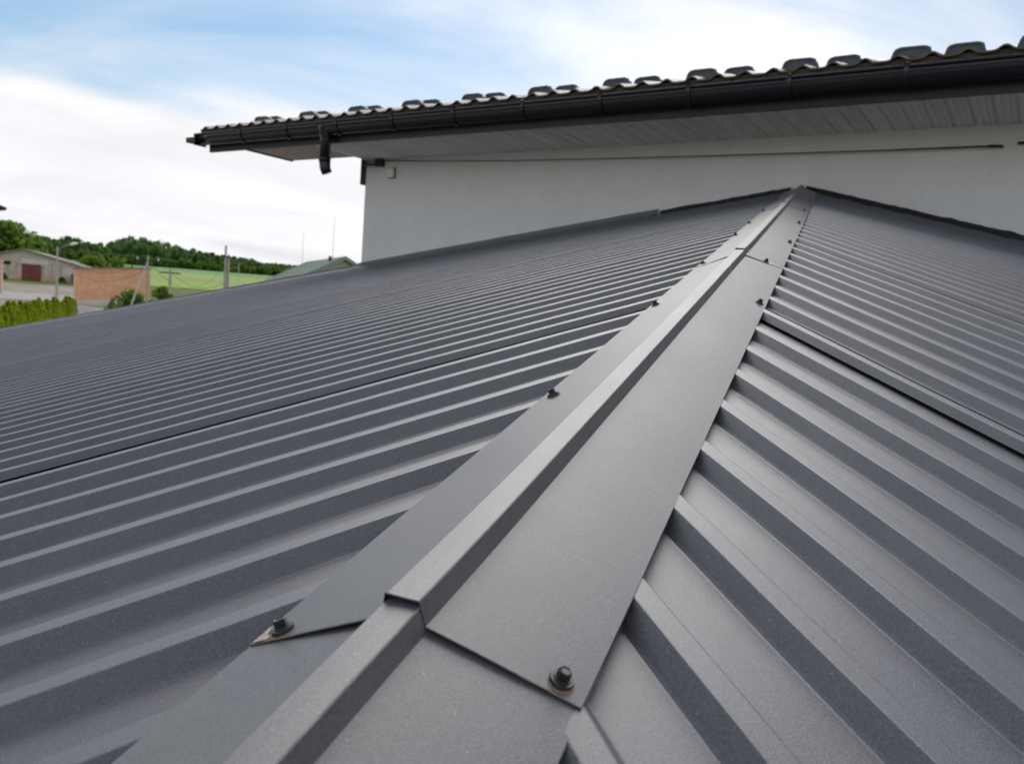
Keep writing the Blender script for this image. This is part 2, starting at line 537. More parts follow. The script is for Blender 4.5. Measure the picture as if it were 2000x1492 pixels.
for h, a_, cp in ((3.36, -0.825, 1), (8.41, -0.83, 1), (14.4, -0.87, 1), (20.1, -0.86, 2), (27.4, -0.90, 2), (31.9, -0.90, 2), (38.4, -0.90, 3), (46.0, -0.88, 3),
                  (3.52, 0.855, 1), (15.28, 0.884, 1), (20.30, 0.60, 2), (25.7, 0.87, 2), (32.4, 0.85, 2), (38.6, 0.80, 3), (45.5, 0.84, 3)):
    place_screw(caps[cp], h, a_, 0.018, rr_.random() * 2)
# pale scrape marks across the cap near the second lap
mb = MB()
def cap_pt(h, a_, b_): return (HV * h + AV * a_ + BV * b_) * S + OR - HL
mb.poly([cap_pt(17.05, 0.02, TB + 0.010), cap_pt(17.25, 0.02, TB + 0.010), cap_pt(17.15, TA + 0.004, TB + 0.008), cap_pt(16.95, TA + 0.004, TB + 0.008)])
mb.poly([cap_pt(16.95, TA + 0.006, TB + 0.004), cap_pt(17.15, TA + 0.006, TB + 0.004), cap_pt(17.0, FA + 0.008, FB + 0.02), cap_pt(16.85, FA + 0.008, FB + 0.02)])
mb.build('scrape_mark', ['bare'], caps[1])
def flange_patch(cap, pts, lift=0.0245):
    mb = MB()
    ps = []
    for h, a_ in pts:
        q = flange_q(a_)
        ps.append(cap_pt(h, a_, FB + (-0.206 - FB) * q + lift))
    mb.poly(ps); mb.build('scrape_mark', ['bare'], cap)
flange_patch(caps[1], [(3.265, -0.985), (3.275, -0.90), (3.31, -0.885), (3.34, -0.93), (3.40, -0.955), (3.44, -0.985)])
flange_patch(caps[2], [(19.75, -0.985), (19.80, -0.70), (19.98, -0.74), (20.05, -0.92), (20.15, -0.985)])
flange_patch(caps[2], [(20.18, 0.62), (20.30, 0.985), (20.38, 0.98), (20.36, 0.80), (20.45, 0.70), (20.34, 0.62)])

# ---- flashing where the roof meets the wall, and the verge trim beyond the house corner
def junction(s, side):
    P = AP + WV * s
    P.z = T * (P.x if side == 'L' else P.y)
    return P * S + OR
def strip_along(name, side, s0, s1, prof, mat, n=40, wob=0.004, seed=0):
    """profile points (out from wall, above crest plane) swept along the junction line"""
    vs, fs = [], []
    for i in range(n + 1):
        s_ = s0 + (s1 - s0) * i / n
        P = junction(s_ / S, side)
        for k, (o_, z) in enumerate(prof):
            # move out from the wall in plan and follow the slope there
            dz = -(NV.x if side == 'L' else NV.y) * T * o_
            w = wob * noise.noise(Vector((s_ * 4.0, k * 3.0, seed))) + wob * 0.6 * noise.noise(Vector((s_ * 17.0, k * 3.0, seed)))
            vs.append(P - NV * o_ + Vector((0, 0, dz + z + w)) - HL)
    m_ = len(prof)
    for i in range(n):
        for k in range(m_ - 1):
            a = i * m_ + k
            fs.append((a, a + m_, a + m_ + 1, a + 1))
    return link(name, pymesh(name, vs, fs), [mat], house_low)
# wall parts: s in metres along the wall from the hip (positive leftwards)
strip_along('apron_flashing', 'L', 1.10, 4.44, [(0.002, 0.045), (0.012, 0.047), (0.014, 0.012), (0.13, 0.006), (0.135, -0.004)], 'flash', 60, 0.003, 1)
strip_along('sealant_shade_strip', 'L', 0.05, 1.08, [(0.002, 0.030), (0.018, 0.028), (0.030, 0.0), (0.034, -0.02)], 'sealant_shade', 60, 0.010, 2)
strip_along('sealant_shade_strip', 'R', -0.06, -3.2, [(0.002, 0.035), (0.018, 0.032), (0.035, 0.004), (0.04, -0.02)], 'sealant_shade', 120, 0.012, 3)  # shade band along the right junction, modelled as a near-black strip
for k in range(5):
    s0 = 4.46 + k * 1.98
    strip_along('verge_trim', 'L', s0, s0 + 2.03, [(-0.035, -0.12), (-0.034, 0.030 + 0.003 * (k % 2)), (-0.022, 0.032), (-0.018, 0.010 + 0.002 * (k % 2)), (0.12, 0.004 + 0.002 * (k % 2)), (0.125, -0.006)], 'flash' if k < 0 else 'sheet', 30, 0.004, 10 + k)
# gable-end wall of the extension under the verge, its own side wall and eave boards (mostly out of sight)
mb = MB()
pv = [junction(4.42 / S, 'L'), junction(14.4 / S, 'L')]
for P in pv: P.z -= 0.14
q0, q1 = pv[0].copy(), pv[1].copy(); q0.z = 0; q1.z = 0
mb.prism([pv[0] - HL, pv[1] - HL, q1 - HL, q0 - HL], -NV * 0.2)
mb.build('end_wall', ['plaster'], house_low)

# ------------------------------------------------------------------ the taller house
ZS = 1.727 + Z0               # soffit height
house = empty('house', (AP_M.x, AP_M.y, 0), 'taller white plastered house with black eave gutter behind the ribbed roof', 'house')
HO = Vector((AP_M.x, AP_M.y, 0))
def wp(s, off, z):
    """point by the wall: s metres leftwards of the hip, off metres into the wall, z absolute"""
    return Vector((AP_M.x, AP_M.y, 0)) + WV * s + NV * off + Vector((0, 0, z)) - HO
mb = MB()
mb.box(wp(4.41, 0, 0), -WV * 11.0, NV * 8.0, Vector((0, 0, ZS + 0.05)))
mb.build('wall', ['plaster'], house)
# soffit boards, one by one
def board_mesh(L, w, th):
    g = 0.004
    mb = MB()
    prof = [(0, g, 0.0), (0, g + 0.002, -th)]
    for f_ in (0.333, 0.666):
        x0 = w * f_
        prof += [(0, x0 - 0.006, -th), (0, x0 - 0.003, -th + 0.005), (0, x0 + 0.003, -th + 0.005), (0, x0 + 0.006, -th)]
    prof += [(0, w - g - 0.014, -th), (0, w - g - 0.012, -0.002), (0, w + 0.004, -0.002), (0, w + 0.004, 0.0)]
    mb.prism([Vector(p) for p in prof], Vector((L, 0, 0)))
    return pymesh('soffit_board', mb.v, mb.f, mb.m)
BM = board_mesh(0.768, 0.1225, 0.014); BM.materials.append(M['soffit'])
# board local x -> into the wall, local y -> along the wall rightwards
RB = Matrix((NV, -WV, Vector((0, 0, 1)))).transposed()
for k in range(62):
    o = link('soffit_board', BM, [], house)
    mt_ = RB.to_4x4(); mt_.translation = wp(4.40 - 0.1225 * k, -0.762, ZS + random.uniform(-0.0015, 0.0015))
    o.matrix_local = mt_
# closed eave return left of the corner, boards run along the eave
BW = board_mesh(0.92, 0.094, 0.012); BW.materials.append(M['soffit_warm'])
RW = Matrix((-WV, -NV, Vector((0, 0, 1)))).transposed()
for k in range(6):
    o = link('soffit_board', BW, [], house)
    mt_ = Matrix((WV, NV, Vector((0, 0, 1)))).transposed().to_4x4()
    mt_.translation = wp(4.412, -0.760 + 0.096 * k, ZS + 0.004 + random.uniform(-0.001, 0.001))
    o.matrix_local = mt_
mb = MB()
mb.box(wp(5.34, -0.765, ZS - 0.02), WV * 0.02, NV * 0.60, Vector((0, 0, 0.12)))
mb.box(wp(4.41, -0.178, ZS - 0.006), WV * 0.93, NV * 0.02, Vector((0, 0, 0.11)))
mb.build('return_box', ['fascia'], house)
# fascia
mb = MB()
mb.box(wp(5.93, -0.79, ZS - 0.016), -WV * 9.4, NV * 0.026, Vector((0, 0, 0.20)))
mb.build('fascia_board', ['fascia'], house)
# gutter
def gutter():
    vs, fs = [], []
    prof = []
    n = 14
    for i in range(n + 1):
        a = math.pi * i / n
        prof.append((-0.865 + 0.068 * math.cos(a), 1.868 - 0.103 * math.sin(a)))
    # rolled front bead
    bead = [(-0.933 + 0.009 * math.cos(x) - 0.004, 1.870 + 0.009 * math.sin(x)) for x in [math.pi * 0.0 + k * math.pi / 4 for k in range(7)]]
    prof = prof + bead[::1]
    inner = [(x * 1.0 + (0.003 if x < -0.865 else -0.003), z + 0.003) for x, z in prof[:n + 1]][::-1]
    full = prof + inner[:0]
    L0, L1 = 5.98, -3.4
    k = 40
    for i in range(k + 1):
        s_ = L0 + (L1 - L0) * i / k
        sag = 0.0
        for x, z in full:
            vs.append(wp(s_, x, Z0 + z + sag))
    m_ = len(full)
    for i in range(k):
        for j in range(m_ - 1):
            a = i * m_ + j
            fs.append((a, a + m_, a + m_ + 1, a + 1))
    fs.append(tuple(range(n + 1)))
    me = pymesh('gutter', vs, fs, None, True)
    return link('gutter', me, ['gutter'], house)
gut = gutter()
def gutter_bracket(s_):
    mb = MB()
    n = 12
    w = 0.026
    pts = []
    for i in range(n + 1):
        a = math.pi * (0.03 + 0.97 * i / n)
        pts.append((-0.865 + 0.0735 * math.cos(a), 1.868 - 0.109 * math.sin(a)))
    pts += [(-0.942, 1.885), (-0.928, 1.892), (-0.915, 1.880)]
    for i in range(len(pts) - 1):
        (x0, z0), (x1, z1) = pts[i], pts[i + 1]
        A = wp(s_, x0, Z0 + z0); B = wp(s_, x1, Z0 + z1)
        d = (B - A); nn = Vector((d.dot(NV), 0, d.z)); nn = (NV * -d.z + Vector((0, 0, 1)) * d.dot(NV)).normalized() * 0.004
        mb.box(A, -WV * w, d * 1.02, nn)
    o = mb.build('gutter_bracket', ['gutter'], gut)
    mb2 = MB()
    return o
for k in range(11):
    gutter_bracket(5.27 - 0.672 * k)
# gutter end cap and the sawn verge ends
mb = MB()
mb.box(wp(5.98, -0.94, Z0 + 1.762), WV * 0.012, NV * 0.145, Vector((0, 0, 0.118)))
mb.build('gutter_end_cap', ['gutter'], gut)
mb = MB()
mb.box(wp(5.92, -0.80, Z0 + 1.895), WV * 0.10, NV * 0.10, Vector((0, 0, 0.030)))
mb.box(wp(5.99, -0.93, Z0 + 1.795), WV * 0.15, NV * 0.10, Vector((0, 0, 0.05)))
mb.build('verge_end_board', ['tile_edge'], house)
# outlet and short downpipe
mb = MB()
c0 = [wp(4.10, -0.868, Z0 + z) for z in (1.868, 1.835, 1.78, 1.72, 1.55)]
mb.tube(c0, [0.074, 0.074, 0.060, 0.050, 0.050], 20)
dp = mb.build('downpipe', ['gutter'], house, True)
mb = MB()
mb.tube([wp(4.10, -0.868, Z0 + 1.56), wp(4.10, -0.868, Z0 + 1.53)], 0.056, 20)
mb.build('pipe_collar', ['gutter'], dp, True)
mb = MB()
mb.tube([wp(4.10, -0.868, Z0 + 1.54), wp(4.095, -0.862, Z0 + 1.47), wp(4.08, -0.85, Z0 + 1.425)], [0.052, 0.050, 0.047], 20)
mb.build('pipe_shoe', ['screw'], dp, True)
# upper roof: metal tile sheets with a wavy eave edge, low pitch
PIT = 0.21
def tile_sheet(s0, s1, k):
    vs, fs, mi = [], [], []
    ns = int((s0 - s1) / 0.0155)
    offs = [-0.905, -0.899, -0.62, -0.615, -0.27, -0.265, 0.5, 3.5]
    step = [-0.010, 0.0, 0.012, -0.004, 0.012, -0.004, 0.0, 0.0]
    for i in range(ns + 1):
        s_ = s0 + (s1 - s0) * i / ns
        ph = (s_ / 0.183) % 1.0
        wave = 0.022 * (max(0.0, math.cos(2 * math.pi * ph)) ** 1.3) + 0.004 * math.cos(2 * math.pi * ph)
        for o_, st in zip(offs, step):
            vs.append(wp(s_, o_, Z0 + 1.922 + (o_ + 0.905) * PIT + wave + st))
    n = len(offs)
    for i in range(ns):
        for j in range(n - 1):
            a = i * n + j
            fs.append((a, a + 1, a + n + 1, a + n)); mi.append(1 if j == 0 else 0)
    o = link('roof_tile_sheet', pymesh('roof_tile_sheet', vs, fs, mi), ['tile', 'tile_edge'], house)
    sol = o.modifiers.new('thick', 'SOLIDIFY'); sol.thickness = 0.004
    return o
for k in range(9):
    tile_sheet(5.93 - 1.098 * k, 5.93 - 1.098 * (k + 1), k)
mb = MB()
mb.box(wp(5.95, -0.885, Z0 + 1.886), -WV * 9.6, NV * 4.2 + Vector((0, 0, 4.2 * PIT)), Vector((0, 0, 0.043)))
mb.build('roof_batten', ['tile_edge'], house)
# snow guards: bent plates standing across the tile waves, two staggered rows
def guard_mesh():
    mb = MB()
    w, h, d = 0.118, 0.066, 0.06
    pr = [(-w, 0.0), (-w + 0.012, h * 0.62), (-w + 0.030, h * 0.90), (-w + 0.055, h), (w - 0.055, h), (w - 0.030, h * 0.90), (w - 0.012, h * 0.62), (w, 0.0)]
    th = 0.014
    inn = [(x * 0.90, max(0.0, z - th) if 0 < z else 0.0) for x, z in pr]
    n = len(pr)
    i = len(mb.v)
    for (y, pset) in ((0.0, pr), (d, pr), (0.0, inn), (d, inn)):
        mb.v += [Vector((x, y, z)) for x, z in pset]
    for k in range(n - 1):
        a, b2, c2, d2 = i + k, i + n + k, i + 2 * n + k, i + 3 * n + k
        mb.f.append((a, a + 1, b2 + 1, b2)); mb.f.append((c2, d2, d2 + 1, c2 + 1))
        mb.f.append((a, c2, c2 + 1, a + 1)); mb.f.append((b2, b2 + 1, d2 + 1, d2)); mb.m += [0] * 4
    # back plate at half height so the opening reads dark at the upper part
    mb.box(Vector((-w * 0.86, d * 0.12, -0.03)), Vector((w * 1.72, 0, 0)), Vector((0, 0.006, 0)), Vector((0, 0, 0.03 + h * 0.86)))
    return pymesh('snow_guard', mb.v, mb.f, mb.m)
GM = guard_mesh(); GM.materials.append(M['guard'])
RG = Matrix((-WV, NV, Vector((0, 0, 1)))).transposed()
def guards(off, s_first, n, step, dz):
    for k in range(n):
        s_ = s_first - step * k
        o = link('snow_guard', GM, [], house)
        mt_ = RG.to_4x4() @ Matrix.Rotation(random.uniform(-0.02, 0.02), 4, 'Y')
        mt_.translation = wp(s_, off, Z0 + 1.950 + dz + (off + 0.905) * PIT)
        o.matrix_local = mt_
guards(-0.66, 5.28, 11, 0.672, 0.002)
guards(-0.33, 5.50, 11, 0.725, 0.026)
# dark corner cover and cable holder under the eave
mb = MB()
mb.box(wp(4.412, -0.015, Z0 + 1.468), WV * 0.062, NV * 0.16, Vector((0, 0, 0.262)))
mb.build('corner_cover', ['fascia'], house)
mb = MB()
mb.box(wp(4.24, -0.055, Z0 + 1.640), -WV * 0.085, NV * 0.053, Vector((0, 0, 0.075)))
mb.tube([wp(4.40, -0.06, Z0 + 1.66), wp(4.22, -0.06, Z0 + 1.655)], 0.014, 8)
mb.tube([wp(4.19, -0.05, Z0 + 1.71), wp(4.19, -0.03, Z0 + ZS - Z0 - 0.016)], 0.010, 8)
mb.build('cable_holder', ['screw'], house)
cp = [(4.42, 1.690), (4.16, 1.694), (3.4, 1.660), (2.57, 1.630), (1.53, 1.607), (0.64, 1.590), (-0.47, 1.575), (-1.25, 1.571)]
mb = MB()
mb.tube([wp(s_, -0.045, Z0 + z) + HO for s_, z in cp], [0.006, 0.006, 0.004, 0.004, 0.004, 0.0045, 0.005, 0.007], 8)
o = mb.build('wall_cable', ['cable'], None, True, wp(1.5, 0, Z0 + 1.6) + HO)
tag(o, 'thin black cable stretched along the white wall under the soffit', 'cable')
mb = MB()
mb.tube([wp(-1.20, -0.05, Z0 + 1.571) + HO, wp(-1.27, -0.02, Z0 + 1.573) + HO, wp(-1.275, 0.01, Z0 + 1.573) + HO], 0.010, 8)
mb.tube([wp(-1.36, -0.035, Z0 + 1.585) + HO, wp(-3.0, -0.035, Z0 + 1.60) + HO], 0.010, 8)
o = mb.build('cable_anchor', ['screw'], None, True, wp(-1.3, 0, Z0 + 1.57) + HO)
tag(o, 'dark anchor at the right end of the wall cable', 'cable anchor')
# white junction box
bm = bmesh.new()
bmesh.ops.create_cube(bm, size=1.0)
bmesh.ops.scale(bm, vec=(0.085, 0.04, 0.092), verts=bm.verts)
bmesh.ops.bevel(bm, geom=list(bm.edges), offset=0.010, segments=3, affect='EDGES')
me = bpy.data.meshes.new('junction_box'); bm.to_mesh(me); bm.free()
o = link('junction_box', me, ['white_plastic'])
mt_ = RG.to_4x4(); mt_.translation = wp(4.045, -0.02, Z0 + 1.573) + HO
o.matrix_world = mt_
tag(o, 'small white rounded junction box on the wall below the cable', 'box')
mb = MB(); mb.cbox((0, 0.012, 0), 0.049, 0.006, 0.053)
mb.build('gasket', ['flash'], o)

# ------------------------------------------------------------------ terrain
TR = [(0, 0), (12, 0), (25, 0.5), (40, 1.15), (60, 1.9), (75, 2.25), (90, 2.65), (110, 3.2), (140, 4.0), (200, 6.0), (300, 9.2), (400, 12.2), (480, 14.6), (700, 17), (1500, 17), (7000, 5)]
def terr_r(r):
    for (a, za), (b2, zb) in zip(TR, TR[1:]):
        if r <= b2: return za + (zb - za) * (r - a) / (b2 - a)
    return TR[-1][1]
def terr(x, y):
    r = math.hypot(x - CAM.x, y - CAM.y)
    z = terr_r(r)
    if r > 20: z += 0.12 * noise.noise(Vector((x * 0.05, y * 0.05, 0))) * min(1, r / 60)
    return z
def pol(az, r, dz=0.0):
    a = math.radians(az)
    x = CAM.x + r * math.cos(a); y = CAM.y + r * math.sin(a)
    return Vector((x, y, terr(x, y) + dz))
RADS = [0.5, 4, 8, 12, 16, 20, 25, 30, 35, 40] + list(range(45, 211, 5)) + list(range(220, 500, 10)) + [500, 550, 620, 700, 850, 1050, 1500, 2300, 3500, 5000, 7000]
def ground_mat(name, stops, scale, bs=0.3):
    mt, nt, b = new_mat(name)
    t = nt.nodes.new('ShaderNodeTexCoord')
    n = nd(nt, 'ShaderNodeTexNoise', Scale=scale, Detail=8.0, Roughness=0.65)
    nt.links.new(t.outputs['Object'], n.inputs['Vector'])
    c = ramp(nt, n.outputs[0], stops)
    n2 = nd(nt, 'ShaderNodeTexNoise', Scale=scale * 14, Detail=4.0)
    nt.links.new(t.outputs['Object'], n2.inputs['Vector'])
    c = mixc(nt, 0.35, c, ramp(nt, n2.outputs[0], [(0.3, (0.25, 0.25, 0.25)), (0.7, (0.75, 0.75, 0.75))]), 'OVERLAY')
    nt.links.new(c, b.inputs['Base Color'])
    b.inputs['Roughness'].default_value = 0.95; b.inputs['Specular IOR Level'].default_value = 0.1
    bump(nt, b, n2.outputs[0], bs, 0.05)
    return mt
M['grass'] = ground_mat('meadow_ground', [(0.32, (0.07, 0.11, 0.025)), (0.5, (0.11, 0.16, 0.04)), (0.62, (0.17, 0.16, 0.08)), (0.75, (0.14, 0.18, 0.05))], 0.12)
M['yard'] = ground_mat('dirt_yard', [(0.3, (0.26, 0.21, 0.17)), (0.52, (0.34, 0.29, 0.25)), (0.64, (0.20, 0.20, 0.10)), (0.75, (0.36, 0.32, 0.28))], 0.14)
M['track'] = ground_mat('gravel_track', [(0.3, (0.34, 0.30, 0.28)), (0.7, (0.44, 0.40, 0.38))], 0.3)
M['crop'] = ground_mat('young_crop', [(0.3, (0.22, 0.33, 0.06)), (0.55, (0.28, 0.39, 0.09)), (0.75, (0.32, 0.38, 0.13))], 0.03)
M['crop_far'] = ground_mat('far_crop', [(0.3, (0.16, 0.27, 0.10)), (0.7, (0.22, 0.34, 0.14))], 0.02)
vs, fs = [Vector((CAM.x, CAM.y, 0))], []
NA = 240
for r in RADS:
    for k in range(NA): vs.append(pol(360 * k / NA, r))
for k in range(NA): fs.append((0, 1 + k, 1 + (k + 1) % NA))
for i in range(len(RADS) - 1):
    for k in range(NA):
        a = 1 + i * NA + k; b2 = 1 + i * NA + (k + 1) % NA
        fs.append((a, a + NA, b2 + NA, b2))
struct(link('ground', pymesh('ground', vs, fs, None, True), ['grass']))
def patch(name, az0, az1, r0, r1, mat, dz):
    rs = [r for r in RADS if r0 <= r <= r1]
    ks = [k for k in range(NA) if az0 <= 360 * k / NA <= az1]
    vs, fs = [], []
    for r in rs:
        for k in ks: vs.append(pol(360 * k / NA, r, dz))
    n = len(ks)
    for i in range(len(rs) - 1):
        for j in range(n - 1):
            a = i * n + j
            fs.append((a, a + n, a + n + 1, a + 1))
    return struct(link(name, pymesh(name, vs, fs, None, True), [mat]))
patch('bounce_yard', 0, 360, 0.5, 30, 'track', 0.03)  # unseen gravel added round the house so bounce light is paler and less green
patch('farm_yard', 93, 114, 45, 125, 'yard', 0.04)
patch('gravel_track', 91.5, 116, 85, 100, 'track', 0.09)
patch('crop_field', 60, 93, 150, 290, 'crop', 0.05)
patch('far_crop_field', 58, 110, 290, 430, 'crop_far', 0.05)
patch('field_margin', 60, 92, 205, 220, 'yard', 0.09)

# ------------------------------------------------------------------ foliage
def leaf_mat(name, ca, cb_, cc_):
    mt, nt, b = new_mat(name)
    t = nt.nodes.new('ShaderNodeTexCoord')
    geo = nt.nodes.new('ShaderNodeNewGeometry')
    n = nd(nt, 'ShaderNodeTexNoise', Scale=0.35, Detail=4.0)
    nt.links.new(t.outputs['Object'], n.inputs['Vector'])
    mxx = nd(nt, 'ShaderNodeMath', operation='ADD')
    mm = nd(nt, 'ShaderNodeMath', operation='MULTIPLY'); mm.inputs[1].default_value = 0.5
    nt.links.new(geo.outputs['Random Per Island'], mm.inputs[0])
    nt.links.new(n.outputs[0], mxx.inputs[0]); nt.links.new(mm.outputs[0], mxx.inputs[1])
    c = ramp(nt, mxx.outputs[0], [(0.35, ca), (0.70, cb_), (1.0, cc_)])
    nt.links.new(c, b.inputs['Base Color'])
    b.inputs['Roughness'].default_value = 0.65; b.inputs['Specular IOR Level'].default_value = 0.25
    tr = nt.nodes.new('ShaderNodeBsdfTranslucent')
    nt.links.new(c, tr.inputs['Color'])
    ms = nt.nodes.new('ShaderNodeMixShader'); ms.inputs[0].default_value = 0.55
    nt.links.new(b.outputs[0], ms.inputs[1]); nt.links.new(tr.outputs[0], ms.inputs[2])
    nt.links.new(ms.outputs[0], nt.nodes['Material Output'].inputs['Surface'])
    return mt
M['wood_leaf'] = leaf_mat('woodland_leaf', (0.10, 0.19, 0.055), (0.125, 0.225, 0.065), (0.155, 0.265, 0.08))
M['near_leaf'] = leaf_mat('tree_leaf', (0.09, 0.16, 0.02), (0.14, 0.23, 0.03), (0.20, 0.29, 0.045))
M['thuja'] = leaf_mat('thuja_leaf', (0.17, 0.23, 0.012), (0.30, 0.37, 0.018), (0.40, 0.44, 0.03))
M['bush'] = leaf_mat('bush_leaf', (0.07, 0.14, 0.025), (0.12, 0.21, 0.035), (0.19, 0.29, 0.05))
M['lime_leaf'] = leaf_mat('lime_leaf', (0.10, 0.17, 0.015), (0.15, 0.24, 0.025), (0.20, 0.29, 0.04))
M['bark'] = simple('bark', (0.09, 0.07, 0.05), 0.9, 0.35, 6.0, bs=0.5, bd=0.03)
def leaf_quad(vs, fs, p, size, rnd, up=0.3):
    n = Vector((rnd.gauss(0, 1), rnd.gauss(0, 1), rnd.gauss(0, 1) + up))
    n.normalize()
    a = n.orthogonal().normalized(); a.rotate(Matrix.Rotation(rnd.random() * 6.28, 3, n))
    b2 = n.cross(a)
    w = size * rnd.uniform(0.6, 1.2); h = size * rnd.uniform(0.6, 1.2)
    i = len(vs)
    vs += [p - a * w, p - b2 * h * 0.7 + n * size * 0.15, p + a * w, p + b2 * h]
    fs.append((i, i + 1, i + 2, i + 3))
def crown(vs, fs, base, H, rad, rnd, nleaf, size, lobes=9, low=0.25, flat=0.8):
    """leaf clumps on and in a set of uneven lobes"""
    ls = []
    for k in range(lobes):
        z = H * (low + (0.92 - low) * ((k + 0.5) / lobes))
        rr = rad * (0.35 + 0.65 * math.sin(math.pi * min(1.0, 0.18 + 0.78 * (k + 0.5) / lobes)))
        a = rnd.random() * 6.28; d = rr * rnd.uniform(0.10, 0.50)
        ls.append((Vector((d * math.cos(a), d * math.sin(a), z)), rr * rnd.uniform(0.55, 0.90)))
    for k in range(nleaf):
        c, r = rnd.choice(ls)
        v = Vector((rnd.gauss(0, 1), rnd.gauss(0, 1), rnd.gauss(0, 1))).normalized()
        q = r * (rnd.random() ** 0.35) * rnd.uniform(0.85, 1.12)
        leaf_quad(vs, fs, base + c + Vector((v.x * q, v.y * q, v.z * q * flat)), size, rnd)
def tree(name, az, r, H, rad, mat, label, cat, group=None, nleaf=900, size=0.35, lobes=10, low=0.25, seed=1, trunk=True):
    rnd = random.Random(seed)
    base = pol(az, r, -0.05)
    e = empty(name, base, label, cat, group)
    vs, fs = [], []
    crown(vs, fs, Vector((0, 0, 0)), H, rad, rnd, nleaf, size, lobes, low)
    link('crown', pymesh('crown', vs, fs), [mat], e)
    mb = MB()
    mb.tube([(0, 0, 0), (0.05 * rad, 0, H * 0.3), (0, 0.06 * rad, H * 0.75)], [0.05 * rad + 0.03, 0.04 * rad + 0.02, 0.01], 7)
    for k in range(5):
        a = rnd.random() * 6.28
        mb.tube([(0, 0, H * (0.25 + 0.08 * k)), (math.cos(a) * rad * 0.5, math.sin(a) * rad * 0.5, H * (0.45 + 0.08 * k))], [0.02 * rad + 0.01, 0.006], 5)
    mb.build('trunk', ['bark'], e)
    return e
# far woodland: one mass of crowns
FT = [(70, 0.028), (78, 0.029), (81.85, 0.0309), (84.53, 0.036), (87.11, 0.0409), (88.99, 0.0438), (90.22, 0.0490), (91.9, 0.0490), (92.6, 0.0420), (93.16, 0.0393), (94.0, 0.0400), (94.59, 0.0445), (95.4, 0.041), (97.04, 0.0432), (98.61, 0.0390), (104, 0.039), (112, 0.034)]
def ftop(az):
    for (a, z), (b2, zb) in zip(FT, FT[1:]):
        if a <= az <= b2: return z + (zb - z) * (az - a) / (b2 - a)
    return FT[0][1]
rnd = random.Random(11)
vs, fs = [], []
tv, tf = MB(), None
az = 70.5
for row, (rr0, cnt, fz) in enumerate(((418, 135, 0.80), (440, 125, 0.93), (462, 120, 1.0))):
    for k in range(cnt):
        az = 70 + 42 * (k + rnd.uniform(0.1, 0.9)) / cnt
        r = rr0 + rnd.uniform(-9, 9)
        b0 = pol(az, r)
        top = CAM.z + ftop(az) * r * (1.0 + rnd.uniform(-0.06, 0.05))
        H = max(6.0, (top - b0.z) * fz * rnd.uniform(0.9, 1.04))
        crown(vs, fs, b0, H, H * rnd.uniform(0.34, 0.46), rnd, 760, 0.60, 7, 0.10)
        tv.tube([b0, b0 + Vector((0, 0, H * 0.6))], [0.22, 0.1], 5)
wood = link('woodland', pymesh('woodland', vs, fs), ['wood_leaf'])
wood['kind'] = 'stuff'; tag(wood, 'dark green woodland along the horizon beyond the fields', 'woodland')
wt_ = tv.build('trunks', ['bark'], wood); wt_['kind'] = 'stuff'
# undergrowth along the wood's edge
vs, fs = [], []
for k in range(260):
    b0 = pol(70 + 42 * (k + rnd.random()) / 260, 404 + rnd.uniform(-4, 4))
    crown(vs, fs, b0, rnd.uniform(2.5, 5), rnd.uniform(1.8, 3.2), rnd, 60, 0.8, 4, 0.1)
u = link('undergrowth', pymesh('undergrowth', vs, fs), ['bush'], wood); u['kind'] = 'stuff'
# nearer trees behind the barn
tree('broadleaf_tree', 98.3, 205, 9.2, 6.8, 'near_leaf', 'broad bright green tree rising behind the left end of the barn', 'tree', None, 2600, 0.55, 14, 0.05, 21)
tree('broadleaf_tree', 100.6, 200, 8.5, 6.0, 'near_leaf', 'bright green tree at the far left behind the barn', 'tree', None, 1800, 0.55, 12, 0.05, 22)
tree('leafy_shrub', 93.55, 165, 3.6, 3.6, 'lime_leaf', 'lime green shrub just above the left end of the brick shed', 'shrub', None, 900, 0.40, 8, 0.05, 23)
tree('leafy_shrub', 92.45, 170, 3.5, 3.6, 'near_leaf', 'olive green shrub above the middle of the brick shed', 'shrub', None, 900, 0.40, 8, 0.05, 24)
tree('leafy_bush', 91.3, 64, 2.2, 1.65, 'bush', 'dense dark green bush in front of the brick shed', 'bush', None, 1500, 0.14, 9, 0.05, 25)
tree('leafy_bush', 89.45, 66, 2.9, 1.05, 'bush', 'tall dark green bush beside the right end of the brick shed', 'bush', None, 1300, 0.14, 9, 0.05, 26)
tree('leafy_bush', 92.55, 74, 1.4, 0.35, 'bush', 'thin small bush growing at the foot of the brick shed', 'bush', None, 260, 0.10, 5, 0.05, 27)
tree('leafy_bush', 98.45, 138, 0.9, 0.7, 'bush', 'low weed clump by the pink brick base left of the barn door', 'bush', None, 160, 0.2, 4, 0.02, 28)
tree('leafy_bush', 95.3, 138, 0.9, 0.9, 'bush', 'low weed clump at the barn wall right of the red door', 'bush', None, 160, 0.2, 4, 0.02, 29)
tree('leafy_bush', 94.5, 137, 1.6, 1.0, 'bush', 'weedy bush at the right corner of the barn', 'bush', None, 260, 0.2, 4, 0.02, 30)
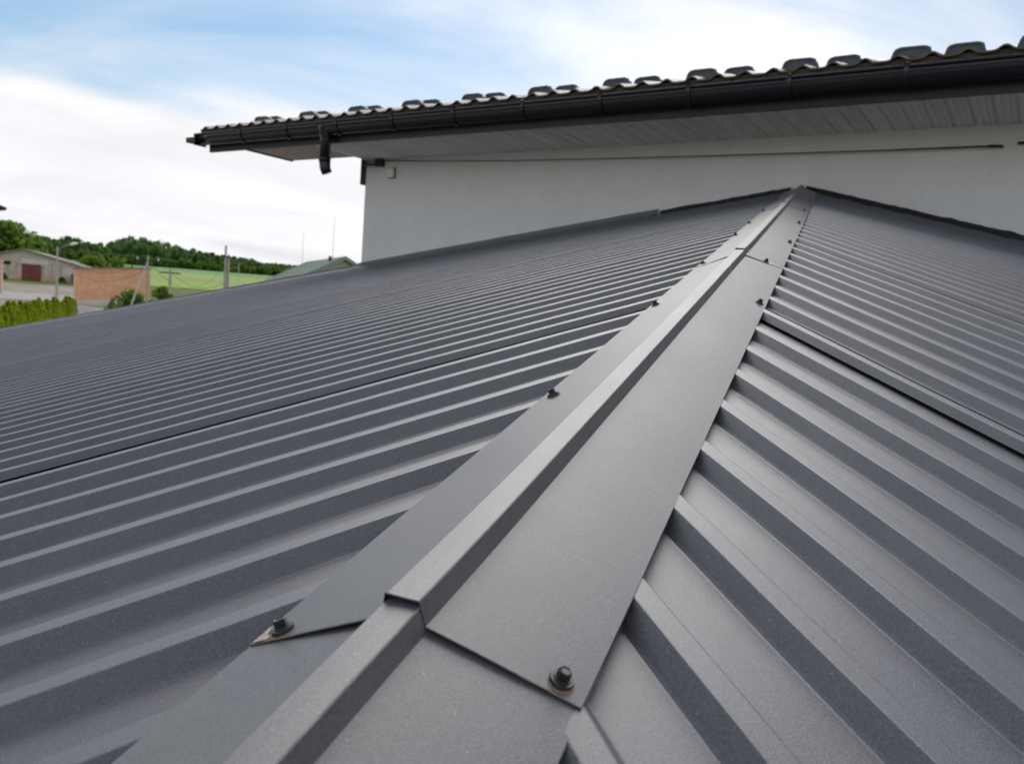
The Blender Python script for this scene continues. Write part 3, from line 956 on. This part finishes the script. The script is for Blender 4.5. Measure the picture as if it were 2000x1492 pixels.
# thuja hedge, each conifer on its own
P0, P1 = pol(99.6, 33), pol(94.62, 55.5)
NT = 34
rnd = random.Random(5)
hm = []
for v in range(4):
    vs, fs = [], []
    for k in range(900):
        z = rnd.random() ** 0.9
        rr = 0.34 * (1 - z) ** 0.55 * (0.85 + 0.15 * math.sin(z * 9 + v)) + 0.02
        a = rnd.random() * 6.28
        q = rr * (rnd.random() ** 0.3)
        leaf_quad(vs, fs, Vector((q * math.cos(a), q * math.sin(a), 0.02 + 0.98 * z * 2.0)), 0.055, rnd, 0.0)
    me = pymesh('crown', vs, fs); me.materials.append(M['thuja']); hm.append(me)
mbt = MB(); mbt.tube([(0, 0, 0), (0, 0, 1.5)], [0.04, 0.012], 6)
tme = pymesh('trunk', mbt.v, mbt.f); tme.materials.append(M['bark'])
for k in range(NT):
    f_ = k / (NT - 1)
    p = P0.lerp(P1, f_); p.x += rnd.uniform(-0.08, 0.08); p.z = terr(p.x, p.y)
    top = 3.80 + rnd.uniform(-0.22, 0.14)
    e = empty('thuja', p, 'green columnar thuja in the clipped hedge row by the farm yard', 'hedge shrub', 'thujas in the hedge row')
    if k == NT - 1: e['label'] = 'last thuja at the far right end of the hedge row, touching the white low wall'; 
    o = link('crown', hm[k % 4], [], e); s_ = (top - p.z) / 2.0
    o.scale = (s_ * 0.95, s_ * 0.95, s_); o.rotation_euler = (0, 0, rnd.random() * 6.28)
    o = link('trunk', tme, [], e); o.scale = (1, 1, s_)

# ------------------------------------------------------------------ background buildings
def brick_mat(name, c1, c2, cm, sc=1.0):
    mt, nt, b = new_mat(name)
    t = nt.nodes.new('ShaderNodeTexCoord')
    br = nd(nt, 'ShaderNodeTexBrick', Scale=1.0 * sc)
    br.inputs['Color1'].default_value = (*c1, 1); br.inputs['Color2'].default_value = (*c2, 1); br.inputs['Mortar'].default_value = (*cm, 1)
    br.inputs['Brick Width'].default_value = 0.26; br.inputs['Row Height'].default_value = 0.078; br.inputs['Mortar Size'].default_value = 0.01
    sx = nt.nodes.new('ShaderNodeSeparateXYZ'); cx = nt.nodes.new('ShaderNodeCombineXYZ')
    nt.links.new(t.outputs['Object'], sx.inputs[0])
    nt.links.new(sx.outputs[0], cx.inputs[0]); nt.links.new(sx.outputs[2], cx.inputs[1])
    nt.links.new(cx.outputs[0], br.inputs['Vector'])
    n = nd(nt, 'ShaderNodeTexNoise', Scale=1.6, Detail=6.0, Roughness=0.7)
    nt.links.new(t.outputs['Object'], n.inputs['Vector'])
    f_ = ramp(nt, n.outputs[0], [(0.48, (0, 0, 0)), (0.72, (0.85, 0.85, 0.85))])
    c = mixc(nt, f_, br.outputs['Color'], (0.90, 0.68, 0.46))
    nt.links.new(c, b.inputs['Base Color'])
    b.inputs['Roughness'].default_value = 0.9
    bump(nt, b, br.outputs['Fac'], -0.4, 0.01)
    return mt
M['brick'] = brick_mat('orange_brick', (0.82, 0.29, 0.11), (0.88, 0.42, 0.20), (0.78, 0.58, 0.44))
M['pink_brick'] = brick_mat('pale_pink_brick', (0.52, 0.30, 0.22), (0.60, 0.40, 0.30), (0.6, 0.5, 0.42))
M['barn_wall'] = simple('barn_board', (0.58, 0.49, 0.40), 0.9, 0.22, 1.2, bs=0.3, bd=0.02)
M['barn_roof'] = simple('barn_slate', (0.30, 0.26, 0.23), 0.9, 0.25, 0.9)
M['red_door'] = simple('red_door_paint', (0.19, 0.055, 0.045), 0.7, 0.25, 3.0)
M['whitewash'] = simple('whitewash', (0.66, 0.62, 0.57), 0.9, 0.12, 1.0)
M['dark'] = simple('dark_opening', (0.02, 0.02, 0.02), 0.9, 0.2, 2.0)
M['green_roof'] = simple('green_roof_metal', (0.22, 0.28, 0.22), 0.5, 0.12, 0.8)
M['cream'] = simple('cream_siding', (0.62, 0.53, 0.42), 0.8, 0.08, 2.0)
M['concrete'] = simple('pole_concrete', (0.46, 0.41, 0.36), 0.9, 0.18, 3.0)
M['glass'] = simple('dark_glass', (0.03, 0.035, 0.04), 0.1, 0.1, 2.0)

def frame(az, r, yaw_deg):
    """origin on the ground; local x to the right as seen from here, local y away"""
    p = pol(az, r)
    return p, math.radians(yaw_deg)
# brick shed: front face towards us, stepping up the slope to the right
p = pol(94.62, 84)
p2 = pol(90.35, 84.5)
dx = Vector((p2.x - p.x, p2.y - p.y, 0)); Lsh = dx.length; dx.normalize()
shed = empty('brick_shed', (p.x, p.y, 2.55), 'single pitch orange brick shed with weathered pale patches', 'shed')
shed.rotation_euler = (0, 0, math.atan2(dx.y, dx.x))
RI = 0.56
mb = MB(); mb.prism([(0, 0, 0.30), (Lsh, 0, 0.30 + RI), (Lsh, 0, 3.20 + RI), (0, 0, 3.20)], (0, 3.5, 0))
mb.build('wall', ['brick'], shed)
mb = MB(); mb.prism([(-0.15, -0.18, 3.20), (Lsh + 0.12, -0.18, 3.20 + RI), (Lsh + 0.12, -0.18, 3.31 + RI), (-0.15, -0.18, 3.31)], (0, 4.8, 0))
mb.build('roof_slab', ['barn_roof'], shed)
mb = MB(); mb.prism([(-0.04, -0.05, -1.2), (Lsh + 0.04, -0.05, -1.2), (Lsh + 0.04, -0.05, 0.31 + RI), (-0.04, -0.05, 0.31)], (0, 4.6, 0))
mb.build('plinth', ['whitewash'], shed)
mb = MB(); mb.prism([(-0.03, -0.035, 2.84), (Lsh + 0.03, -0.035, 2.84 + RI), (Lsh + 0.03, -0.035, 2.94 + RI), (-0.03, -0.035, 2.94)], (0, 0.034, 0))
mb.build('brick_course', ['brick'], shed)
# low white wall in front of the shed
q0, q1 = pol(94.62, 66), pol(92.35, 63)
dd = q1 - q0; dd.z = 0
lw = MB()
lw.box(Vector((q0.x, q0.y, 1.2)), dd * 0.36, Vector((0, 0.25, 0)), Vector((0, 0, 1.80)))
lw.box(Vector((q0.x, q0.y, 1.2)) + dd * 0.40, dd * 0.60, Vector((0, 0.25, 0)), Vector((0, 0, 1.62)))
o = lw.build('low_wall', ['whitewash'], None, False, (q0.x, q0.y, 1.2))
tag(o, 'low whitewashed wall at the foot of the orange brick shed', 'wall')
# barn: gable end towards us, long side running back to the right
pb = pol(97.35, 140)
barn = empty('barn', (pb.x, pb.y, 4.0), 'old gabled barn of pale boards with a red double door', 'barn')
barn.rotation_euler = (0, 0, math.radians(97.35 - 90 - 9))
hw, eh, rh, LB = 6.85, 2.75, 4.45, 24.0
mb = MB()
mb.prism([(-hw, 0, 1.05), (hw, 0, 1.05), (hw, 0, eh), (0, 0, rh), (-hw, 0, eh)], (0, LB, 0))
mb.build('wall', ['barn_wall'], barn)
mb = MB()
mb.box((-hw - 0.03, -0.04, -0.8), (2 * hw + 0.06, 0, 0), (0, LB + 0.08, 0), (0, 0, 1.86))
mb.build('brick_base', ['pink_brick'], barn)
for sgn in (-1, 1):
    mb = MB()
    sl = (rh - eh) / hw
    mb.prism([(sgn * (hw + 0.5), -0.5, eh - 0.5 * sl + 0.03), (0, -0.5, rh + 0.03), (0, -0.5, rh + 0.19), (sgn * (hw + 0.5), -0.5, eh - 0.5 * sl + 0.19)], (0, LB + 1, 0))
    mb.build('roof_slope', ['barn_roof'], barn)
for k in (-1, 1):
    mb = MB()
    mb.box((0.95 + (-1.25 if k < 0 else 0.02), -0.12, 0.02), (1.23, 0, 0), (0, 0.07, 0), (0, 0, 2.42))
    dr = mb.build('door', ['red_door'], barn)
    mb = MB(); mb.box((0.95 + (-0.2 if k < 0 else 0.12), -0.15, 1.0), (0.08, 0, 0), (0, 0.03, 0), (0, 0, 0.25))
    mb.build('handle', ['dark'], dr)
mb = MB(); mb.box((-0.4, -0.06, 2.46), (3.6, 0, 0), (0, 0.05, 0), (0, 0, 0.75))
mb.build('white_panel', ['whitewash'], barn)
for x0, w in ((-3.0, 1.25), (-5.2, 1.2)):
    mb = MB(); mb.box((x0, -0.05, 2.15), (w, 0, 0), (0, 0.045, 0), (0, 0, 0.5))
    mb.build('window_opening', ['dark'], barn)
for k in range(12):
    x0 = -6.8 + k * 1.15
    if -0.6 < x0 < 2.3: continue
    mb = MB(); mb.box((x0, -0.035, 1.1), (0.07, 0, 0), (0, 0.034, 0), (0, 0, 1.6))
    mb.build('batten', ['barn_roof'], barn)
mb = MB(); mb.box((5.0, -0.06, 1.08), (1.4, 0, 0), (0, 0.055, 0), (0, 0, 1.3))
mb.build('board_patch', ['whitewash'], barn)
# brick gate pillar at the very left
pp = pol(98.66, 95)
mb = MB(); mb.cbox((0, 0, 1.5), 0.32, 0.32, 1.7); mb.cbox((0, 0, 3.27), 0.38, 0.38, 0.07)
o = mb.build('gate_pillar', ['pink_brick']); o.location = pp
tag(o, 'pinkish brick pillar at the left edge of the yard', 'pillar')
# green roofed house on the right, mostly hidden by our roof
gh = empty('green_roofed_house', (10.6, 48.9, 1.4), 'house with dull green metal roof and cream gable beyond the grey roof', 'house')
rz_, ez_, hw = 5.92, 4.20, 3.15
mb = MB()
mb.prism([(-hw + 0.35, 0.4, -0.5), (hw - 0.35, 0.4, -0.5), (hw - 0.35, 0.4, ez_ + 0.05), (0, 0.4, rz_ - 0.15), (-hw + 0.35, 0.4, ez_ + 0.05)], (0, 13.4, 0))
mb.build('wall', ['cream'], gh)
for sgn in (-1, 1):
    mb = MB()
    mb.prism([(sgn * hw, 0, ez_), (0, 0, rz_), (0, 0, rz_ + 0.10), (sgn * hw, 0, ez_ + 0.10)], (0, 14.2, 0))
    rf = mb.build('roof_slope', ['green_roof'], gh)
    for k in range(14):
        y = 0.5 + k * 1.0
        mb = MB()
        mb.prism([(sgn * hw, y, ez_ + 0.10), (0, y, rz_ + 0.10), (0, y, rz_ + 0.13), (sgn * hw, y, ez_ + 0.13)], (0, 0.05, 0))
        mb.build('seam', ['green_roof'], rf)
    mb = MB()
    mb.prism([(sgn * (hw + 0.02), -0.03, ez_ - 0.12), (0, -0.03, rz_ - 0.12), (0, -0.03, rz_ + 0.12), (sgn * (hw + 0.02), -0.03, ez_ + 0.12)], (0, 0.028, 0))
    mb.build('barge_board', ['green_roof'], gh)
mb = MB(); mb.box((-0.45, 0.36, 4.3), (0.9, 0, 0), (0, 0.035, 0), (0, 0, 0.8))
mb.build('window', ['glass'], gh)
mb = MB(); mb.tube([(-0.5, 2.2, rz_ - 0.3), (-0.5, 2.2, rz_ + 0.05)], 0.09, 10); mb.tube([(-0.5, 2.2, rz_ + 0.06), (-0.5, 2.2, rz_ + 0.12)], 0.13, 10)
mb.build('vent_pipe', ['dark'], gh)

# ------------------------------------------------------------------ poles, lamps, wires
def pole(name, az, r, top_el, rad, label, cat, strut=None, extra=None, group=None, mats='concrete'):
    b0 = pol(az, r, -0.3)
    top = CAM.z + top_el * r
    e = empty(name, (b0.x, b0.y, b0.z), label, cat, group)
    H = top - b0.z
    mb = MB(); mb.tube([(0, 0, 0), (0, 0, H)], [rad, rad * 0.72], 8); mb.build('shaft', [mats], e)
    if strut:
        azs, rs_, hfrac = strut
        q = pol(azs, rs_, -0.2)
        mb = MB(); mb.tube([(q.x - b0.x, q.y - b0.y, q.z - b0.z), (0, 0, H * hfrac)], [rad * 0.9, rad * 0.65], 8)
        mb.build('strut', [mats], e)
    if extra: extra(e, H)
    return e, Vector((b0.x, b0.y, top))
def crossarm(e, H):
    mb = MB(); mb.cbox((0, 0, H - 0.35), 0.75, 0.05, 0.05); mb.build('crossarm', ['fascia'], e)
    for x in (-0.65, 0.65, 0.0):
        mb = MB(); mb.tube([(x, 0, H - 0.3), (x, 0, H - 0.14)], [0.05, 0.03], 8); mb.build('insulator', ['white_plastic'], e)
def lamp_arm(e, H):
    mb = MB(); mb.tube([(0, 0, H - 0.25), (0.5, 0, H + 0.1), (1.0, 0, H + 0.3)], 0.035, 6); mb.build('arm', ['concrete'], e)
    mb = MB(); mb.tube([(0.9, 0, H + 0.26), (1.15, 0, H + 0.36), (1.45, 0, H + 0.42)], [0.06, 0.13, 0.06], 8); mb.build('lamp_head', ['white_plastic'], e)
def twin(e, H):
    mb = MB(); mb.tube([(0.24, 0.1, 0), (0.24, 0.1, H - 0.7)], [0.14, 0.10], 8); mb.build('second_shaft', ['concrete'], e)
    mb = MB(); mb.cbox((0.12, 0.05, H - 0.9), 0.28, 0.16, 0.05); mb.build('clamp', ['fascia'], e)
_, tA = pole('utility_pole', 85.80, 70, 0.0489, 0.12, 'pale twin concrete pole standing alone before the green field', 'pole', None, twin)
_, t1 = pole('lamp_pole', 95.62, 76, 0.0312, 0.11, 'concrete pole with a small lamp arm before the barn', 'lamp post', None, lamp_arm)
_, t2 = pole('utility_pole', 90.52, 60, 0.0300, 0.085, 'concrete pole with crossarm and long strut at the brick shed', 'pole', (92.05, 56, 0.93), crossarm)
_, t3 = pole('utility_pole', 89.17, 68, 0.0176, 0.11, 'short pole with low strut beside the tall dark bush', 'pole', (89.95, 65, 0.62), crossarm)
_, tf = pole('utility_pole', 93.2, 190, 0.0262, 0.10, 'distant thin pole in front of the woodland', 'pole')
_, tg = pole('utility_pole', 84.95, 230, 0.0300, 0.12, 'faint far pole in the green field', 'pole')
def mast(az, r, el0, el1, label):
    b0 = pol(az, r)
    mb = MB(); h1 = CAM.z + el1 * r - b0.z
    mb.tube([(0, 0, 0), (0, 0, h1 * 0.65), (0, 0, h1)], [0.030, 0.022, 0.012], 6)
    mb.cbox((0, 0, h1 * 0.86), 0.16, 0.008, 0.008)
    o = mb.build('antenna_mast', ['concrete']); o.location = b0
    tag(o, label, 'antenna')
mast(80.84, 85, 0.0355, 0.0749, 'thin antenna mast left of the green roof ridge')
mast(78.82, 85, 0.0446, 0.0964, 'taller thin antenna mast above the green roof gable')
def wire(name, A, B, sag, label, rad=0.012):
    pts = []
    for i in range(21):
        f_ = i / 20
        p_ = A.lerp(B, f_); p_.z -= sag * 4 * f_ * (1 - f_); pts.append(p_)
    mb = MB(); mb.tube(pts, rad, 5)
    o = mb.build(name, ['cable'], None, False, pts[10]); tag(o, label, 'wire', 'overhead wires')
zz = Vector((0, 0, 1))
wire('overhead_wire', t1 - zz * 0.3, t2 - zz * 0.3, 1.3, 'upper overhead wire from the lamp pole to the strutted pole across the brick shed')
wire('overhead_wire', t1 - zz * 1.2, t2 - zz * 0.9, 1.2, 'lower overhead wire from the lamp pole to the strutted pole across the brick shed')
wire('overhead_wire', t2 - zz * 0.3, tA - zz * 1.6, 1.9, 'overhead wire from the strutted pole to the twin pole before the field')
wire('overhead_wire', t3 - zz * 0.3, tA - zz * 3.0, 0.8, 'lower overhead wire from the short pole to the twin pole')
# street lamp whose head just enters at the left edge
b0 = pol(100.3, 30)
sl = empty('street_lamp', b0, 'dark street lamp head reaching in at the left edge against the sky', 'street lamp')
H = 5 + 0.0652 * 30 - b0.z
mb = MB(); mb.tube([(0, 0, 0), (0, 0, H - 0.2)], [0.09, 0.06], 10); mb.build('shaft', ['concrete'], sl)
mb = MB(); mb.tube([(0, 0, H - 0.25), (0.25, 0, H - 0.05), (0.62, 0, H)], 0.025, 8); mb.build('arm', ['concrete'], sl)
mb = MB(); mb.tube([(0.60, 0, H), (0.72, 0, H), (0.90, 0, H + 0.005), (1.06, 0, H - 0.005)], [0.04, 0.085, 0.09, 0.04], 12); mb.build('lamp_head', ['gutter'], sl)
